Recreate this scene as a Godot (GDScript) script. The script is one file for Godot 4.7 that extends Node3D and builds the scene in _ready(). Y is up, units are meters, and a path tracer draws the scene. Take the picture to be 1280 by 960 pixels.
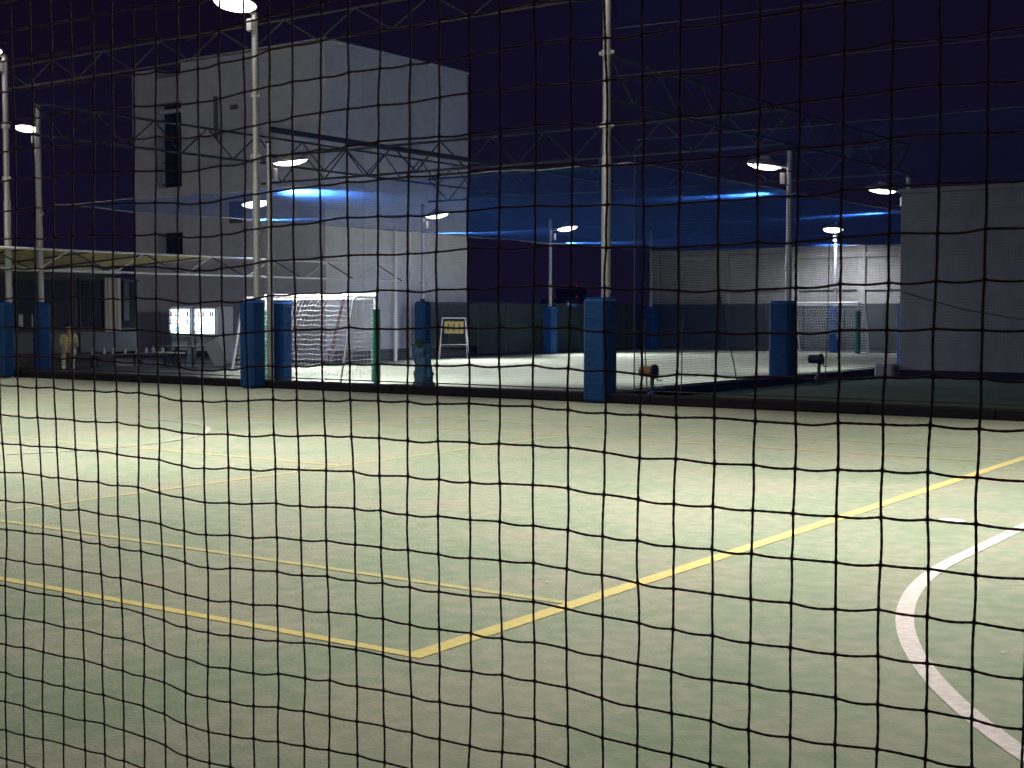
extends Node3D
# A futsal / tennis court at night, seen through a ball-stop net.
# World axes follow the courts: x runs along the kerb between the courts, -z runs away over the far court.

var M := {}
var taken := {}

# ---------------------------------------------------------------- small helpers
func lin(r: float, g: float, b: float, a := 1.0) -> Color:
	var c := Color(r, g, b).linear_to_srgb()
	c.a = a
	return c

func mat(key: String, c: Color, rough := 0.8, metal := 0.0) -> StandardMaterial3D:
	var m := StandardMaterial3D.new()
	m.resource_name = key
	m.albedo_color = c
	m.roughness = rough
	m.metallic = metal
	M[key] = m
	return m

func noise_tex(size: int, freq: float, sd: int, stops: Array, octaves := 4, normal := false, bump := 4.0) -> NoiseTexture2D:
	var n := FastNoiseLite.new()
	n.seed = sd
	n.noise_type = FastNoiseLite.TYPE_SIMPLEX_SMOOTH
	n.frequency = freq
	n.fractal_octaves = octaves
	var t := NoiseTexture2D.new()
	t.width = size
	t.height = size
	t.seamless = true
	t.noise = n
	t.normalize = true
	if normal:
		t.as_normal_map = true
		t.bump_strength = bump
	elif stops.size():
		var g := Gradient.new()
		var off := PackedFloat32Array()
		var col := PackedColorArray()
		for s in stops:
			off.append(s[0])
			col.append(s[1])
		g.offsets = off
		g.colors = col
		t.color_ramp = g
	return t

func world_tex(m: StandardMaterial3D, tex: Texture2D, metres: float) -> void:
	m.albedo_texture = tex
	m.uv1_triplanar = true
	m.uv1_world_triplanar = true
	m.uv1_scale = Vector3.ONE / metres

func world_detail(m: StandardMaterial3D, tex: Texture2D, metres: float) -> void:
	m.detail_enabled = true
	m.detail_albedo = tex
	m.detail_blend_mode = BaseMaterial3D.BLEND_MODE_MUL
	m.detail_uv_layer = BaseMaterial3D.DETAIL_UV_2
	m.uv2_triplanar = true
	m.uv2_world_triplanar = true
	m.uv2_scale = Vector3.ONE / metres

func mb() -> SurfaceTool:
	var st := SurfaceTool.new()
	st.begin(Mesh.PRIMITIVE_TRIANGLES)
	return st

func tri(st: SurfaceTool, a: Vector3, b: Vector3, c: Vector3, na: Vector3, nb: Vector3, nc: Vector3) -> void:
	if (b - a).cross(c - a).dot(na + nb + nc) > 0.0:
		st.set_normal(na); st.add_vertex(a)
		st.set_normal(nc); st.add_vertex(c)
		st.set_normal(nb); st.add_vertex(b)
	else:
		st.set_normal(na); st.add_vertex(a)
		st.set_normal(nb); st.add_vertex(b)
		st.set_normal(nc); st.add_vertex(c)

func quad(st: SurfaceTool, a: Vector3, b: Vector3, c: Vector3, d: Vector3, n: Vector3) -> void:
	tri(st, a, b, c, n, n, n)
	tri(st, a, c, d, n, n, n)

# a box with chamfered edges
func cbox(st: SurfaceTool, c: Vector3, s: Vector3, ch := 0.01, bs := Basis.IDENTITY) -> void:
	var h := s * 0.5
	ch = minf(ch, minf(h.x, minf(h.y, h.z)) * 0.8)
	for ax in 3:
		var b1 := (ax + 1) % 3
		var b2 := (ax + 2) % 3
		for sg in [-1.0, 1.0]:
			var n := Vector3.ZERO
			n[ax] = sg
			var p := []
			for q in [[-1, -1], [1, -1], [1, 1], [-1, 1]]:
				var v := Vector3.ZERO
				v[ax] = sg * h[ax]
				v[b1] = q[0] * (h[b1] - ch)
				v[b2] = q[1] * (h[b2] - ch)
				p.append(c + bs * v)
			quad(st, p[0], p[1], p[2], p[3], bs * n)
		for s1 in [-1.0, 1.0]:
			for s2 in [-1.0, 1.0]:
				var e := []
				for k in [[-1.0, 0], [1.0, 0], [1.0, 1], [-1.0, 1]]:
					var v := Vector3.ZERO
					v[ax] = k[0] * (h[ax] - ch)
					v[b1] = s1 * (h[b1] - (ch if k[1] else 0.0))
					v[b2] = s2 * (h[b2] - (0.0 if k[1] else ch))
					e.append(c + bs * v)
				var n := Vector3.ZERO
				n[b1] = s1
				n[b2] = s2
				quad(st, e[0], e[1], e[2], e[3], bs * n.normalized())
	for sx in [-1.0, 1.0]:
		for sy in [-1.0, 1.0]:
			for sz in [-1.0, 1.0]:
				var a := c + bs * Vector3(sx * h.x, sy * (h.y - ch), sz * (h.z - ch))
				var b := c + bs * Vector3(sx * (h.x - ch), sy * h.y, sz * (h.z - ch))
				var d := c + bs * Vector3(sx * (h.x - ch), sy * (h.y - ch), sz * h.z)
				var n := bs * Vector3(sx, sy, sz).normalized()
				tri(st, a, b, d, n, n, n)

# a smooth tube along points, with a radius at each
func tube(st: SurfaceTool, pts: Array, rad: Array, sides := 8, caps := true) -> void:
	var rings := []
	var nrm := []
	var prev := Vector3.ZERO
	for i in pts.size():
		var d: Vector3 = (pts[mini(i + 1, pts.size() - 1)] - pts[maxi(i - 1, 0)]).normalized()
		if i == 0:
			prev = d.cross(Vector3.UP if absf(d.y) < 0.9 else Vector3.RIGHT).normalized()
		var a := (prev - d * prev.dot(d)).normalized()
		prev = a
		var b := d.cross(a)
		var ring := []
		var nn := []
		for k in sides:
			var t := TAU * k / sides
			var n := a * cos(t) + b * sin(t)
			nn.append(n)
			ring.append(pts[i] + n * rad[mini(i, rad.size() - 1)])
		rings.append(ring)
		nrm.append(nn)
	for i in pts.size() - 1:
		for k in sides:
			var l := (k + 1) % sides
			tri(st, rings[i][k], rings[i][l], rings[i + 1][l], nrm[i][k], nrm[i][l], nrm[i + 1][l])
			tri(st, rings[i][k], rings[i + 1][l], rings[i + 1][k], nrm[i][k], nrm[i + 1][l], nrm[i + 1][k])
	if caps:
		for e in [0, pts.size() - 1]:
			var d2: Vector3 = (pts[e] - pts[1 if e == 0 else e - 1]).normalized()
			for k in sides:
				tri(st, pts[e], rings[e][k], rings[e][(k + 1) % sides], d2, d2, d2)

func rod(st: SurfaceTool, a: Vector3, b: Vector3, r: float, sides := 8) -> void:
	tube(st, [a, b], [r], sides)

# a solid of revolution about y: profile of [radius, height]
func lathe(st: SurfaceTool, c: Vector3, prof: Array, sides := 24) -> void:
	for i in prof.size() - 1:
		var p: Array = prof[i]
		var q: Array = prof[i + 1]
		var sl := Vector2(q[1] - p[1], -(q[0] - p[0])).normalized()
		for k in sides:
			var t0 := TAU * k / sides
			var t1 := TAU * (k + 1) / sides
			var d0 := Vector3(cos(t0), 0, sin(t0))
			var d1 := Vector3(cos(t1), 0, sin(t1))
			var n0 := d0 * sl.x + Vector3.UP * sl.y
			var n1 := d1 * sl.x + Vector3.UP * sl.y
			var a: Vector3 = c + d0 * p[0] + Vector3.UP * p[1]
			var b: Vector3 = c + d1 * p[0] + Vector3.UP * p[1]
			var e: Vector3 = c + d1 * q[0] + Vector3.UP * q[1]
			var f: Vector3 = c + d0 * q[0] + Vector3.UP * q[1]
			if p[0] > 0.0001:
				tri(st, a, b, e, n0, n1, n1)
			if q[0] > 0.0001:
				tri(st, a, e, f, n0, n1, n0)

func numbered(n: String) -> String:
	if not taken.has(n):
		taken[n] = 0
		return n
	taken[n] += 1
	return "%s_%03d" % [n, taken[n]]

func part(called: String, st: SurfaceTool, m: Material, parent: Node) -> MeshInstance3D:
	var o := MeshInstance3D.new()
	o.mesh = st.commit()
	o.mesh.surface_set_material(0, m)
	o.name = called
	parent.add_child(o, true)
	return o

func same(called: String, mesh: Mesh, at: Transform3D, parent: Node) -> MeshInstance3D:
	var o := MeshInstance3D.new()
	o.mesh = mesh
	o.name = called
	o.transform = at
	parent.add_child(o, true)
	return o

func thing(called: String, label: String, category: String, at := Vector3.ZERO, turn := 0.0, group := "") -> Node3D:
	var o := Node3D.new()
	o.name = numbered(called)
	add_child(o)
	o.position = at
	o.rotation.y = turn
	o.set_meta("label", label)
	o.set_meta("category", category)
	if group:
		o.set_meta("group", group)
	return o

func structure(called: String, st: SurfaceTool, m: Material) -> MeshInstance3D:
	var o := part(numbered(called), st, m, self)
	o.set_meta("kind", "structure")
	return o

func sheet(x0: float, x1: float, z0: float, z1: float, y: float) -> SurfaceTool:
	var st := mb()
	quad(st, Vector3(x0, y, z0), Vector3(x1, y, z0), Vector3(x1, y, z1), Vector3(x0, y, z1), Vector3.UP)
	return st

# ---------------------------------------------------------------- materials
func materials() -> void:
	var turf := mat("turf", Color.WHITE, 0.95)
	world_tex(turf, noise_tex(1024, 0.035, 11, [[0.0, lin(0.196, 0.230, 0.165)], [0.40, lin(0.226, 0.252, 0.188)], [0.62, lin(0.256, 0.268, 0.207)], [1.0, lin(0.305, 0.288, 0.238)]], 3), 6.2)
	world_detail(turf, noise_tex(512, 0.012, 5, [[0.0, lin(0.74, 0.86, 0.72)], [0.45, lin(0.90, 0.94, 0.86)], [0.7, lin(1.0, 0.96, 0.90)], [1.0, lin(1.0, 0.92, 0.86)]], 5), 9.7)
	turf.normal_enabled = true
	turf.normal_texture = noise_tex(1024, 0.22, 3, [], 4, true, 6.0)
	turf.normal_scale = 0.18
	var lush := mat("lush_turf", Color.WHITE, 0.95)
	world_tex(lush, noise_tex(512, 0.03, 21, [[0.0, lin(0.045, 0.115, 0.055)], [0.5, lin(0.075, 0.150, 0.075)], [1.0, lin(0.17, 0.185, 0.115)]], 5), 4.3)
	var asphalt := mat("asphalt", Color.WHITE, 0.9)
	world_tex(asphalt, noise_tex(512, 0.05, 31, [[0.0, lin(0.030, 0.030, 0.034)], [1.0, lin(0.07, 0.07, 0.075)]], 5), 5.0)
	var deck := mat("deck", Color.WHITE, 0.85)
	world_tex(deck, noise_tex(512, 0.03, 33, [[0.0, lin(0.05, 0.05, 0.055)], [1.0, lin(0.12, 0.115, 0.11)]], 5), 3.0)
	for d in [["yellow_paint", lin(0.44, 0.36, 0.12), lin(0.56, 0.47, 0.18)], ["thin_yellow_paint", lin(0.32, 0.30, 0.14), lin(0.43, 0.385, 0.17)], ["white_paint", lin(0.44, 0.39, 0.37), lin(0.62, 0.56, 0.53)], ["thin_white_paint", lin(0.28, 0.285, 0.24), lin(0.38, 0.37, 0.33)]]:
		var p := mat(d[0], Color.WHITE, 0.9)
		world_tex(p, noise_tex(256, 0.05, 41, [[0.0, d[1]], [1.0, d[2]]], 4), 0.9)
	mat("kerb_rubber", lin(0.014, 0.012, 0.018), 0.8)
	var steel := mat("galvanised_steel", Color.WHITE, 0.45, 0.35)
	world_tex(steel, noise_tex(256, 0.04, 51, [[0.0, lin(0.34, 0.34, 0.35)], [1.0, lin(0.52, 0.52, 0.52)]], 4), 0.6)
	mat("truss_steel", lin(0.040, 0.040, 0.046), 0.75)
	mat("dark_steel", lin(0.035, 0.035, 0.04), 0.5, 0.3)
	mat("white_steel", lin(0.70, 0.70, 0.72), 0.4)
	var pad := mat("blue_vinyl", Color.WHITE, 0.5)
	world_tex(pad, noise_tex(256, 0.02, 61, [[0.0, lin(0.008, 0.048, 0.165)], [1.0, lin(0.013, 0.066, 0.205)]], 4), 1.1)
	for k in ["blue_vinyl", "kerb_rubber"]:
		M[k].metallic_specular = 0.25
		M[k].normal_enabled = true
		M[k].normal_texture = noise_tex(256, 0.012, 66, [], 4, true, 9.0)
		M[k].normal_scale = 0.4
		M[k].uv1_triplanar = true
		M[k].uv1_world_triplanar = true
	mat("blue_tarp", lin(0.035, 0.115, 0.230), 0.55)
	mat("dark_green", lin(0.008, 0.035, 0.020), 0.8)
	mat("green_pad", lin(0.010, 0.095, 0.045), 0.7)
	mat("cord", lin(0.200, 0.125, 0.140), 0.8)
	mat("goal_twine", lin(0.55, 0.55, 0.56), 0.85)
	var lamp := mat("lamp_glow", lin(0.9, 0.88, 0.85), 0.3)
	lamp.emission_enabled = true
	lamp.emission = Color(1.0, 0.93, 0.90)
	lamp.emission_energy_multiplier = 9.0
	var weave := Image.create(256, 256, false, Image.FORMAT_RGBA8)
	for y in 256:
		for x in 256:
			var on := 1.0 if (x % 16) < 3 or (y % 16) < 3 else 0.10
			weave.set_pixel(x, y, Color(1, 1, 1, on))
	var weave_tex := ImageTexture.create_from_image(weave)
	# fine netting: too far away to tell its strands apart
	for d in [["ceiling_netting", lin(0.034, 0.145, 0.58), 0.95, lin(0.95, 1.0, 1.0)], ["divider_netting", lin(0.016, 0.058, 0.32), 0.17, lin(0.4, 0.4, 0.4)], ["side_ceiling_netting", lin(0.028, 0.115, 0.46), 0.45, lin(0.95, 1.0, 1.0)], ["side_netting", lin(0.010, 0.030, 0.16), 0.60, lin(0.4, 0.4, 0.4)]]:
		var c: Color = d[1]
		c.a = d[2]
		var n := mat(d[0], c, 0.9)
		n.transparency = BaseMaterial3D.TRANSPARENCY_ALPHA
		n.backlight_enabled = true
		n.backlight = d[3]
		n.metallic_specular = 0.1
		world_tex(n, weave_tex, 0.8)
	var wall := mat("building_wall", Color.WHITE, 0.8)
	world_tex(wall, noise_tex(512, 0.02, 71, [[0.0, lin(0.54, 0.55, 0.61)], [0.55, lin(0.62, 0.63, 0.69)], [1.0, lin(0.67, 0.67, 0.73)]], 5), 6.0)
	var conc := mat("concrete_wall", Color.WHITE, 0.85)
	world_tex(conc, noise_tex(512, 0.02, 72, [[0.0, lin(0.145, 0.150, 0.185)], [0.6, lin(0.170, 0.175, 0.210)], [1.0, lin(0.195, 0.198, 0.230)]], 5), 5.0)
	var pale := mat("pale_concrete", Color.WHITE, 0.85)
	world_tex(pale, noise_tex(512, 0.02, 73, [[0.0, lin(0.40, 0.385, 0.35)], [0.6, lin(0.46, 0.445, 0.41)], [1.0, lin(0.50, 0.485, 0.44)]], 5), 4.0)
	mat("joint", lin(0.10, 0.10, 0.10), 0.9)
	mat("unlit_room_brown", lin(0.075, 0.062, 0.055), 0.8)  # dark of the unlit clubhouse interior, put into the colour
	mat("stair_opening_dark", lin(0.012, 0.012, 0.016), 0.1)  # near-black painted in for the unlit stairwell
	var glass := mat("dark_glass", lin(0.02, 0.02, 0.025, 0.9), 0.08)
	glass.transparency = BaseMaterial3D.TRANSPARENCY_ALPHA
	mat("pale_trim", lin(0.52, 0.53, 0.52), 0.6)
	mat("grey_panel", lin(0.13, 0.13, 0.14), 0.7)
	var canvas := mat("yellow_canvas", Color.WHITE, 0.9)
	world_tex(canvas, noise_tex(256, 0.03, 81, [[0.0, lin(0.54, 0.40, 0.14)], [1.0, lin(0.66, 0.50, 0.20)]], 4), 2.0)
	mat("curtain", lin(0.42, 0.37, 0.30), 0.95)
	var mesh_green := mat("green_mesh", lin(0.016, 0.034, 0.028, 0.86), 0.9)
	mesh_green.transparency = BaseMaterial3D.TRANSPARENCY_ALPHA
	mat("wood_board", lin(0.42, 0.33, 0.10), 0.8)
	mat("pink_board", lin(0.48, 0.36, 0.33), 0.8)
	mat("black_plastic", lin(0.015, 0.015, 0.017), 0.5)
	mat("tan_plastic", lin(0.30, 0.16, 0.05), 0.6)
	mat("bench_wood", lin(0.10, 0.085, 0.07), 0.8)
	mat("ball_white", lin(0.55, 0.54, 0.50), 0.6)
	mat("skin", lin(0.45, 0.28, 0.20), 0.6)
	mat("hair", lin(0.02, 0.015, 0.012), 0.7)
	mat("yellow_cloth", lin(0.62, 0.57, 0.24), 0.9)
	mat("white_cloth", lin(0.80, 0.80, 0.80), 0.9)
	mat("cabinet_white", lin(0.36, 0.37, 0.40), 0.4)
	var disp := mat("display_glow", lin(0.7, 0.75, 0.8), 0.4)
	disp.emission_enabled = true
	disp.emission = Color(0.86, 0.95, 1.0)
	disp.emission_energy_multiplier = 3.2
	for d in [["red_glow", Color(1.0, 0.05, 0.08), 0.45], ["white_glow", Color(0.8, 0.9, 1.0), 1.0], ["blue_glow", Color(0.3, 0.5, 1.0), 0.6]]:
		var g := mat(d[0], Color.BLACK, 0.5)
		g.emission_enabled = true
		g.emission = d[1]
		g.emission_energy_multiplier = d[2]
	for k in 5:
		mat("drink_%d" % k, [lin(0.05, 0.30, 0.42), lin(0.45, 0.05, 0.06), lin(0.10, 0.34, 0.10), lin(0.50, 0.50, 0.52), lin(0.45, 0.30, 0.03)][k], 0.4)

# ---------------------------------------------------------------- the big net in front
func net_sag(x: float) -> float:
	var t := [[8.0, -0.004], [10.82, -0.008], [11.03, -0.008], [11.13, -0.010], [11.28, -0.019], [11.36, -0.015], [11.44, -0.009], [11.59, -0.004], [11.74, -0.003], [11.89, 0.0], [12.04, -0.006], [12.19, -0.006], [12.25, -0.005], [12.4, 0.0], [12.8, -0.006], [13.3, 0.003], [14.9, -0.004]]
	for i in t.size() - 1:
		if x <= t[i + 1][0]:
			var k: float = clampf((x - t[i][0]) / (t[i + 1][0] - t[i][0]), 0.0, 1.0)
			return lerpf(t[i][1], t[i + 1][1], smoothstep(0.0, 1.0, k))
	return 0.0

func cord_mesh(path: PackedVector3Array, side: Vector3, r: float, segs: int, bow: PackedFloat32Array) -> ArrayMesh:
	# a knobbly twisted cord of five sides through the knots, bulging at each
	var sides := 5
	var n := path.size()
	var total := (n - 1) * segs + 1
	var ver := PackedVector3Array()
	var nor := PackedVector3Array()
	ver.resize(total * sides)
	nor.resize(total * sides)
	var idx := PackedInt32Array()
	idx.resize((total - 1) * sides * 6)
	var cs := PackedVector2Array()
	for k in sides:
		cs.append(Vector2(cos(TAU * k / sides), sin(TAU * k / sides)))
	var zed := Vector3(0, 0, 1)
	var w := 0
	var q := 0
	for i in total:
		var c := mini(i / segs, n - 2)
		var f := float(i - c * segs) / segs
		var p := path[c].cubic_interpolate(path[c + 1], path[maxi(c - 1, 0)], path[mini(c + 2, n - 1)], f) + side * bow[c] * sin(PI * f)
		var kn := minf(f, 1.0 - f) * segs
		var rr := r * (1.13 if i % 2 == 0 else 0.90)
		if kn < 0.5:
			rr = r * 1.45
		for k in sides:
			var d := side * cs[k].x + zed * cs[k].y
			ver[w] = p + d * rr
			nor[w] = d
			w += 1
		if i < total - 1:
			for k in sides:
				var a := i * sides + k
				var b := i * sides + (k + 1) % sides
				idx[q] = a; idx[q + 1] = b; idx[q + 2] = b + sides
				idx[q + 3] = a; idx[q + 4] = b + sides; idx[q + 5] = a + sides
				q += 6
	# make front faces clockwise
	var v0 := ver[idx[0]]
	if (ver[idx[1]] - v0).cross(ver[idx[2]] - v0).dot(nor[idx[0]]) > 0.0:
		for t in range(0, idx.size(), 3):
			var s := idx[t + 1]
			idx[t + 1] = idx[t + 2]
			idx[t + 2] = s
	var arr := []
	arr.resize(Mesh.ARRAY_MAX)
	arr[Mesh.ARRAY_VERTEX] = ver
	arr[Mesh.ARRAY_NORMAL] = nor
	arr[Mesh.ARRAY_INDEX] = idx
	var m := ArrayMesh.new()
	m.add_surface_from_arrays(Mesh.PRIMITIVE_TRIANGLES, arr)
	m.surface_set_material(0, M.cord)
	return m

func ball_stop_net() -> void:
	var rng := RandomNumberGenerator.new()
	rng.seed = 77
	var net := thing("ball_stop_net", "black knotted square-mesh ball stop net hanging along the side of the court", "net", Vector3(0, 0, 19.848))
	var s := 0.05075
	var i0 := -36
	var i1 := 74
	var rows := 66
	var fold := FastNoiseLite.new()
	fold.seed = 9
	fold.frequency = 0.9
	var grid := []
	for i in range(i0, i1 + 1):
		var col := PackedVector3Array()
		var x := 10.7743 + s * i
		var drift := rng.randf_range(-0.0016, 0.0016)
		for j in rows + 1:
			var y := 0.048 + j * 0.0503
			drift = drift * 0.85 + rng.randf_range(-0.0011, 0.0011)
			var low := clampf((1.45 - y) / 0.6, 0.0, 1.0)
			col.append(Vector3(x + drift + fold.get_noise_2d(x * 0.8, y * 0.8) * 0.006, y - 0.003 + net_sag(x) * (1.0 + 0.4 * low) + rng.randf_range(-0.0016, 0.0016), fold.get_noise_2d(x * 1.1 + 40.0, y * 0.7) * 0.02))
		grid.append(col)
	for i in grid.size():
		var bow := PackedFloat32Array()
		for j in rows:
			bow.append(rng.randf_range(-0.0010, 0.0010))
		same("vertical_cord", cord_mesh(grid[i], Vector3(1, 0, 0), 0.00150, 8, bow), Transform3D.IDENTITY, net)
	for j in rows + 1:
		var path := PackedVector3Array()
		for i in grid.size():
			path.append(grid[i][j])
		var bow := PackedFloat32Array()
		for i in grid.size():
			bow.append(rng.randf_range(-0.0026, 0.0004))
		same("horizontal_cord", cord_mesh(path, Vector3(0, 1, 0), 0.00146, 8, bow), Transform3D.IDENTITY, net)
	var st := mb()
	var foot := []
	for i in grid.size():
		foot.append(grid[i][0] + Vector3(0, -0.028, 0))
	tube(st, foot, [0.008], 6)
	part("lead_rope", st, M.cord, net)

# ---------------------------------------------------------------- floodlight poles
func floodlight_pole(label: String, at: Vector3, o: Dictionary) -> Node3D:
	var t := thing("floodlight_pole", label, "floodlight", at, 0.0, o.get("group", "floodlight poles round the courts"))
	var hh: float = o.h
	var r: float = o.get("r", 0.085)
	var st := mb()
	tube(st, [Vector3(0, -0.02, 0), Vector3(0, hh * 0.55, 0), Vector3(0, hh * 0.55 + 0.02, 0), Vector3(0, hh, 0)], [r, r, r * 0.86, r * 0.82], 14)
	part("shaft", st, M.galvanised_steel, t)
	for f in o.get("collars", [0.55, 0.72]):
		st = mb()
		lathe(st, Vector3(0, hh * f, 0), [[0.0, -0.05], [r * 1.25, -0.05], [r * 1.25, 0.04], [0.0, 0.04]], 14)
		cbox(st, Vector3(r * 1.35, hh * f, 0), Vector3(0.09, 0.06, 0.05), 0.008)
		cbox(st, Vector3(-r * 1.35, hh * f, 0), Vector3(0.09, 0.06, 0.05), 0.008)
		part("collar", st, M.galvanised_steel, t)
	st = mb()
	lathe(st, Vector3(0, hh, 0), [[0.0, -0.01], [r * 0.95, -0.01], [r * 0.95, 0.03], [0.0, 0.05]], 14)
	part("end_cap", st, M.dark_steel, t)
	if o.has("pad"):
		var w: float = o.get("pad_w", 0.45)
		var off: Vector3 = o.get("pad_off", Vector3.ZERO)
		var top: float = o.get("pad_h", 1.88)
		st = mb()
		cbox(st, off + Vector3(0, 0.02 + top * 0.5, 0), Vector3(w, top, w), 0.05)
		var p := part("pad", st, M.get(o.pad), t)
		for y in [0.35, 0.95, 1.55]:
			st = mb()
			cbox(st, off + Vector3(0, y, w * 0.5 + 0.002), Vector3(w * 0.8, 0.045, 0.012), 0.004)
			part("strap", st, M.get(o.pad), p)
		st = mb()
		cbox(st, off + Vector3(0, top + 0.026, 0), Vector3(w - 0.07, 0.012, w - 0.07), 0.004)
		part("top_flap", st, M.get(o.pad), p)
	for a in o.get("lamps", []):
		var lp: Vector3 = a.at
		st = mb()
		var root := Vector3(0, lp.y - 0.1, 0)
		tube(st, [root, root.lerp(lp, 0.5) + Vector3(0, 0.02, 0), lp + Vector3(0, 0.1, 0)], [0.03], 8)
		part("arm", st, M.galvanised_steel, t)
		st = mb()
		cbox(st, Vector3(0, lp.y - 0.34, 0) + Vector3(lp.x, 0, lp.z).normalized() * (r + 0.07), Vector3(0.13, 0.26, 0.13), 0.012)
		part("ballast_box", st, M.galvanised_steel, t)
		st = mb()
		var rr: float = a.get("r", 0.46)
		lathe(st, lp, [[0.0, 0.22], [0.10, 0.21], [0.13, 0.15], [rr * 0.62, 0.12], [rr * 0.92, 0.06], [rr, 0.0], [rr - 0.015, 0.0], [rr * 0.9, 0.05], [0.0, 0.10]], 28)
		var head := part("lamp_head", st, M.galvanised_steel, t)
		var out := Vector3(a.aim.x - at.x, 0, a.aim.z - at.z).normalized()
		if out.length() < 0.5:
			out = Vector3(lp.x, 0, lp.z).normalized()
		var tilt := Basis(Vector3.UP.cross(out).normalized(), -0.16)
		head.transform = Transform3D(tilt, lp - tilt * lp)
		st = mb()
		lathe(st, lp, [[0.0, -0.11], [rr * 0.5, -0.09], [rr * 0.85, -0.045], [rr * 0.96, 0.004]], 28)
		part("lamp_lens", st, M.lamp_glow, head)
		var sp := SpotLight3D.new()
		sp.name = "lamp_beam"
		sp.light_color = a.get("tint", Color(1.0, 0.985, 0.955))
		sp.light_energy = a.e
		sp.spot_angle = a.get("cone", 52.0)
		sp.spot_angle_attenuation = a.get("soft", 1.0)
		sp.spot_range = 60.0
		sp.spot_attenuation = 2.0
		sp.light_size = 0.3
		sp.shadow_enabled = true
		t.add_child(sp)
		sp.position = lp + Vector3(0, -0.16, 0)
		sp.look_at_from_position(at + lp + Vector3(0, -0.16, 0), a.aim, Vector3(0.3, 1, 0.2).normalized())
	return t

func span_lamp(x: float) -> void:
	var t := thing("span_floodlight", "floodlight hung on a span cable over the middle of the near court", "floodlight", Vector3(x, 0, 10.6), 0.0, "floodlights hung over the near court")
	var st := mb()
	var pts := []
	for i in 21:
		var f := i / 20.0
		pts.append(Vector3(-0.3, 8.05 + 0.35 * pow(2.0 * f - 1.0, 2.0), lerpf(9.8, -10.4, f)))
	tube(st, pts, [0.012], 6)
	part("span_cable", st, M.dark_steel, t)
	st = mb()
	tube(st, [Vector3(-0.3, 8.05, 0.0), Vector3(0, 8.0, 0), Vector3(0, 7.9, 0)], [0.02], 6)
	part("hanger", st, M.galvanised_steel, t)
	st = mb()
	lathe(st, Vector3(0, 7.8, 0), [[0.0, 0.20], [0.10, 0.19], [0.13, 0.13], [0.30, 0.11], [0.44, 0.05], [0.46, 0.0], [0.445, 0.0], [0.40, 0.05], [0.0, 0.09]], 28)
	var head := part("lamp_head", st, M.galvanised_steel, t)
	st = mb()
	lathe(st, Vector3(0, 7.8, 0), [[0.0, -0.10], [0.23, -0.08], [0.39, -0.04], [0.44, 0.004]], 28)
	part("lamp_lens", st, M.lamp_glow, head)
	var sp := SpotLight3D.new()
	sp.name = "lamp_beam"
	sp.light_color = Color(1.0, 0.985, 0.955)
	sp.light_energy = 150.0
	sp.spot_angle = 54.0
	sp.spot_angle_attenuation = 1.0
	sp.spot_range = 60.0
	sp.spot_attenuation = 2.0
	sp.light_size = 0.3
	sp.shadow_enabled = true
	t.add_child(sp)
	sp.position = Vector3(0, 7.66, 0)
	sp.rotation = Vector3(-PI * 0.5, 0, 0)

# ---------------------------------------------------------------- trusses and cables
func truss(label: String, a: Vector3, b: Vector3, depth: float, bays: int, m: Material, r := 0.035) -> Node3D:
	var t := thing("roof_truss", label, "truss", a, 0.0, "trusses over the far court")
	var d := b - a
	var st := mb()
	rod(st, Vector3.ZERO, d, r, 8)
	part("chord", st, m, t)
	st = mb()
	rod(st, Vector3(0, depth, 0), d + Vector3(0, depth, 0), r, 8)
	part("chord", st, m, t)
	for i in bays:
		for k in 2:
			st = mb()
			var p := d * ((i + 0.5 * k) / bays)
			var q := d * ((i + 0.5 * (k + 1)) / bays)
			rod(st, p + Vector3(0, depth if k == 0 else 0.0, 0), q + Vector3(0, 0.0 if k == 0 else depth, 0), r * 0.6, 6)
			part("brace", st, m, t)
	return t

func cable(label: String, a: Vector3, b: Vector3, r := 0.012, sag := 0.1) -> void:
	var t := thing("steel_cable", label, "cable", a)
	var pts := []
	for i in 13:
		var f := i / 12.0
		pts.append((b - a) * f + Vector3(0, -sag * 4.0 * f * (1.0 - f), 0))
	var st := mb()
	tube(st, pts, [r], 6)
	part("strand", st, M.dark_steel, t)

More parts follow.
